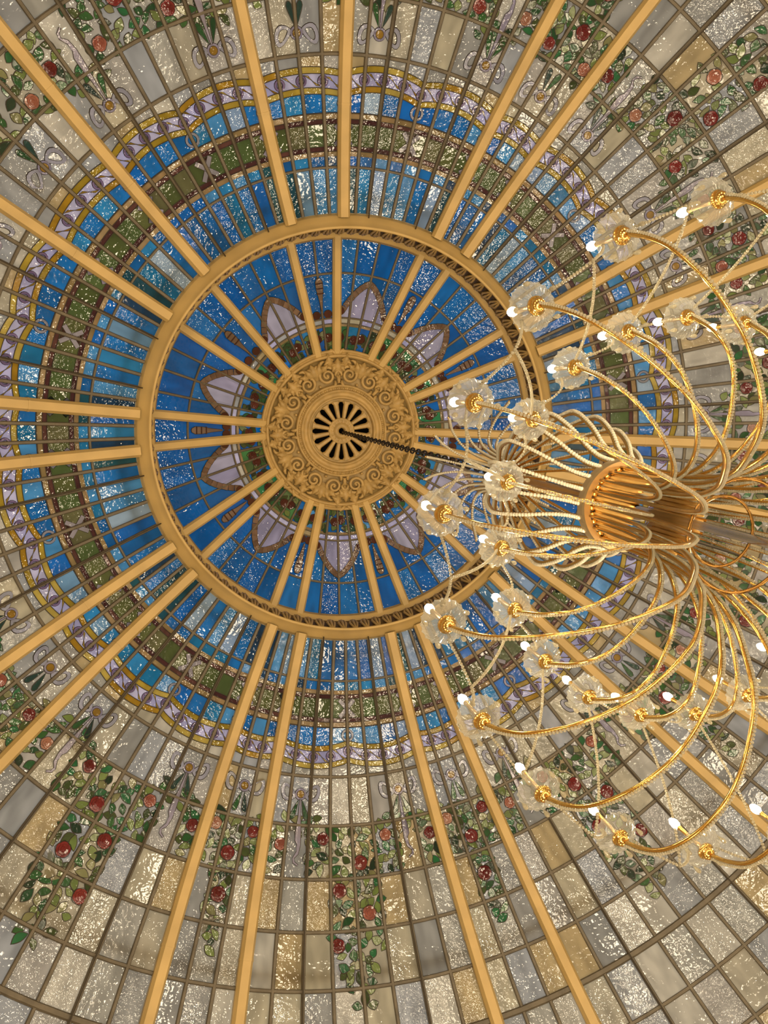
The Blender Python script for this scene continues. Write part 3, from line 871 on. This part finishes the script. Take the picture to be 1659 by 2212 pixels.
strand('crown_strand', [(0.085, 5.38), (0.10, 5.55), (0.125, 5.74), (0.17, 5.92), (0.26, 6.0), (0.40, 5.93), (0.53, 5.74)], 44, 20, 13, 0.0065, 0.0105, 1)

# arms: two tiers of twenty
def bobeche_mesh():
    prof = [(0.012, 0.010), (0.022, 0.003), (0.035, 0.0), (0.050, 0.004), (0.063, 0.013), (0.072, 0.024), (0.078, 0.036), (0.0795, 0.042), (0.076, 0.043), (0.068, 0.032), (0.05, 0.012), (0.03, 0.006)]
    n = 60
    def fl(a, i):
        k = [0, 0.1, 0.4, 0.8, 1, 1, 1, 1, 1, 0.9, 0.5, 0.1][i]
        return (1 + 0.035 * k * math.cos(20 * a), 0.003 * k * math.cos(20 * a + 0.8 * i))
    v, f = lathe(prof, n, fl)
    return mesh('crystal_cup', v, f, 'crystal', None, False)
BOB = bobeche_mesh()
v, f = lathe([(0.004, -0.03), (0.016, -0.026), (0.022, -0.014), (0.020, -0.004), (0.027, 0.000), (0.029, 0.006), (0.024, 0.011), (0.010, 0.014)], 20)
CUP = mesh('gilt_socket', v, f, 'gold', None, True)
v, f = lathe([(0.009, 0.01), (0.009, 0.05), (0.011, 0.055), (0.009, 0.06), (0.009, 0.185), (0.012, 0.192), (0.008, 0.20), (0.002, 0.20)], 14)
SLV = mesh('candle_sleeve', v, f, 'goldsatin', None, True)
v, f = lathe([(0.002, 0.198), (0.010, 0.203), (0.0165, 0.217), (0.0185, 0.232), (0.0155, 0.249), (0.008, 0.264), (0.001, 0.270)], 12)
BLB = mesh('bulb', v, f, 'bulb', None, True)
v, f = lathe([(0.0012, 0.0), (0.0012, -0.012), (0.004, -0.016), (0.0085, -0.036), (0.0095, -0.046), (0.007, -0.055), (0.001, -0.059)], 8)
DROP = mesh('crystal_drop', v, f, 'bead', None, False)

def arm_tier(prof, count, phase, cup, other):
    n = 64
    P = spline([(r, 0, z) for r, z in prof], n)
    v, f = tube(P, [0.0085] * n, 8)
    AM = mesh('arm', v, f, 'gold', None, True)
    Q = []
    for i, p in enumerate(P):
        t = (P[min(i + 1, n - 1)] - P[max(i - 1, 0)]).normalized()
        Q.append(p + Vector((t.z, 0, -t.x)) * -1 * (-0.0145))
    mb = MB(); beads(mb, Q[6:-3], 0.0068, 0.98)
    BS = mb.mesh('bead_string', 'bead', True)
    cr, cz = cup
    S_ = Matrix.Translation((cr, 0, cz))
    # garlands of this arm: to the next cup of the tier by way of a low junction, and from there to the inner tier
    gar = []
    h = rad(18); e = 0.068
    A_ = Vector((cr, e, cz + 0.03))
    B_ = Vector((cr * math.cos(h) + e * math.sin(h), cr * math.sin(h) - e * math.cos(h), cz + 0.03))
    if other:
        J = Vector((1.30 * math.cos(h / 2), 1.30 * math.sin(h / 2), 2.664))
        o_r, o_z, o_a = other
        T = Vector((o_r * math.cos(rad(o_a)), o_r * math.sin(rad(o_a)), o_z + 0.015)); T += (J - T).normalized() * 0.07
        for a, b_, d in ((A_, J, 0.025), (B_, J, 0.025), (T, J, 0.06)):
            mb = MB(); beads(mb, sag(a, b_, d), 0.0068, 0.95); gar.append(mb.mesh('bead_garland', 'bead', True))
    else:
        mb = MB(); beads(mb, sag(A_, B_, 0.09, 20), 0.0062, 0.95); gar.append(mb.mesh('bead_garland', 'bead', True))
    for k in range(count):
        o = link('arm', AM, ch, Matrix.Rotation(rad(phase + 18 * k), 4, 'Z'))
        link('bead_string', BS, o, None, None, 'stuff')
        link('gilt_socket', CUP, o, S_ @ Matrix.Diagonal((1.25, 1.25, 1.1, 1)))
        link('crystal_cup', BOB, o, S_ @ Matrix.Rotation(random.uniform(0, 1), 4, 'Z') @ Matrix.Diagonal((1.1, 1.1, 1.1, 1)))
        link('candle_sleeve', SLV, o, S_)
        link('bulb', BLB, o, S_)
        for gm in gar: link('bead_garland', gm, o, None, None, 'stuff')
        for j in range(5):
            a = 2 * pi * (j + 0.25) / 5
            link('crystal_drop', DROP, o, S_ @ Matrix.Translation((0.084 * math.cos(a), 0.084 * math.sin(a), 0.040)))
T1 = [(0.205, 3.82), (0.207, 3.5), (0.215, 3.2), (0.25, 2.95), (0.325, 2.74), (0.42, 2.60), (0.55, 2.46), (0.70, 2.39), (0.85, 2.365), (0.98, 2.39), (1.10, 2.45), (1.205, 2.545), (1.262, 2.65), (1.290, 2.74), (1.297, 2.768)]
T2 = [(0.18, 3.82), (0.185, 3.55), (0.205, 3.34), (0.24, 3.21), (0.29, 3.115), (0.36, 3.03), (0.45, 2.97), (0.56, 2.935), (0.66, 2.93), (0.75, 2.965), (0.825, 3.05), (0.868, 3.14), (0.892, 3.20), (0.896, 3.212)]
arm_tier(T1, 20, -101.4, (1.297, 2.785), (0.896, 3.23, 6.7))
arm_tier(T2, 20, -94.7, (0.896, 3.230), None)
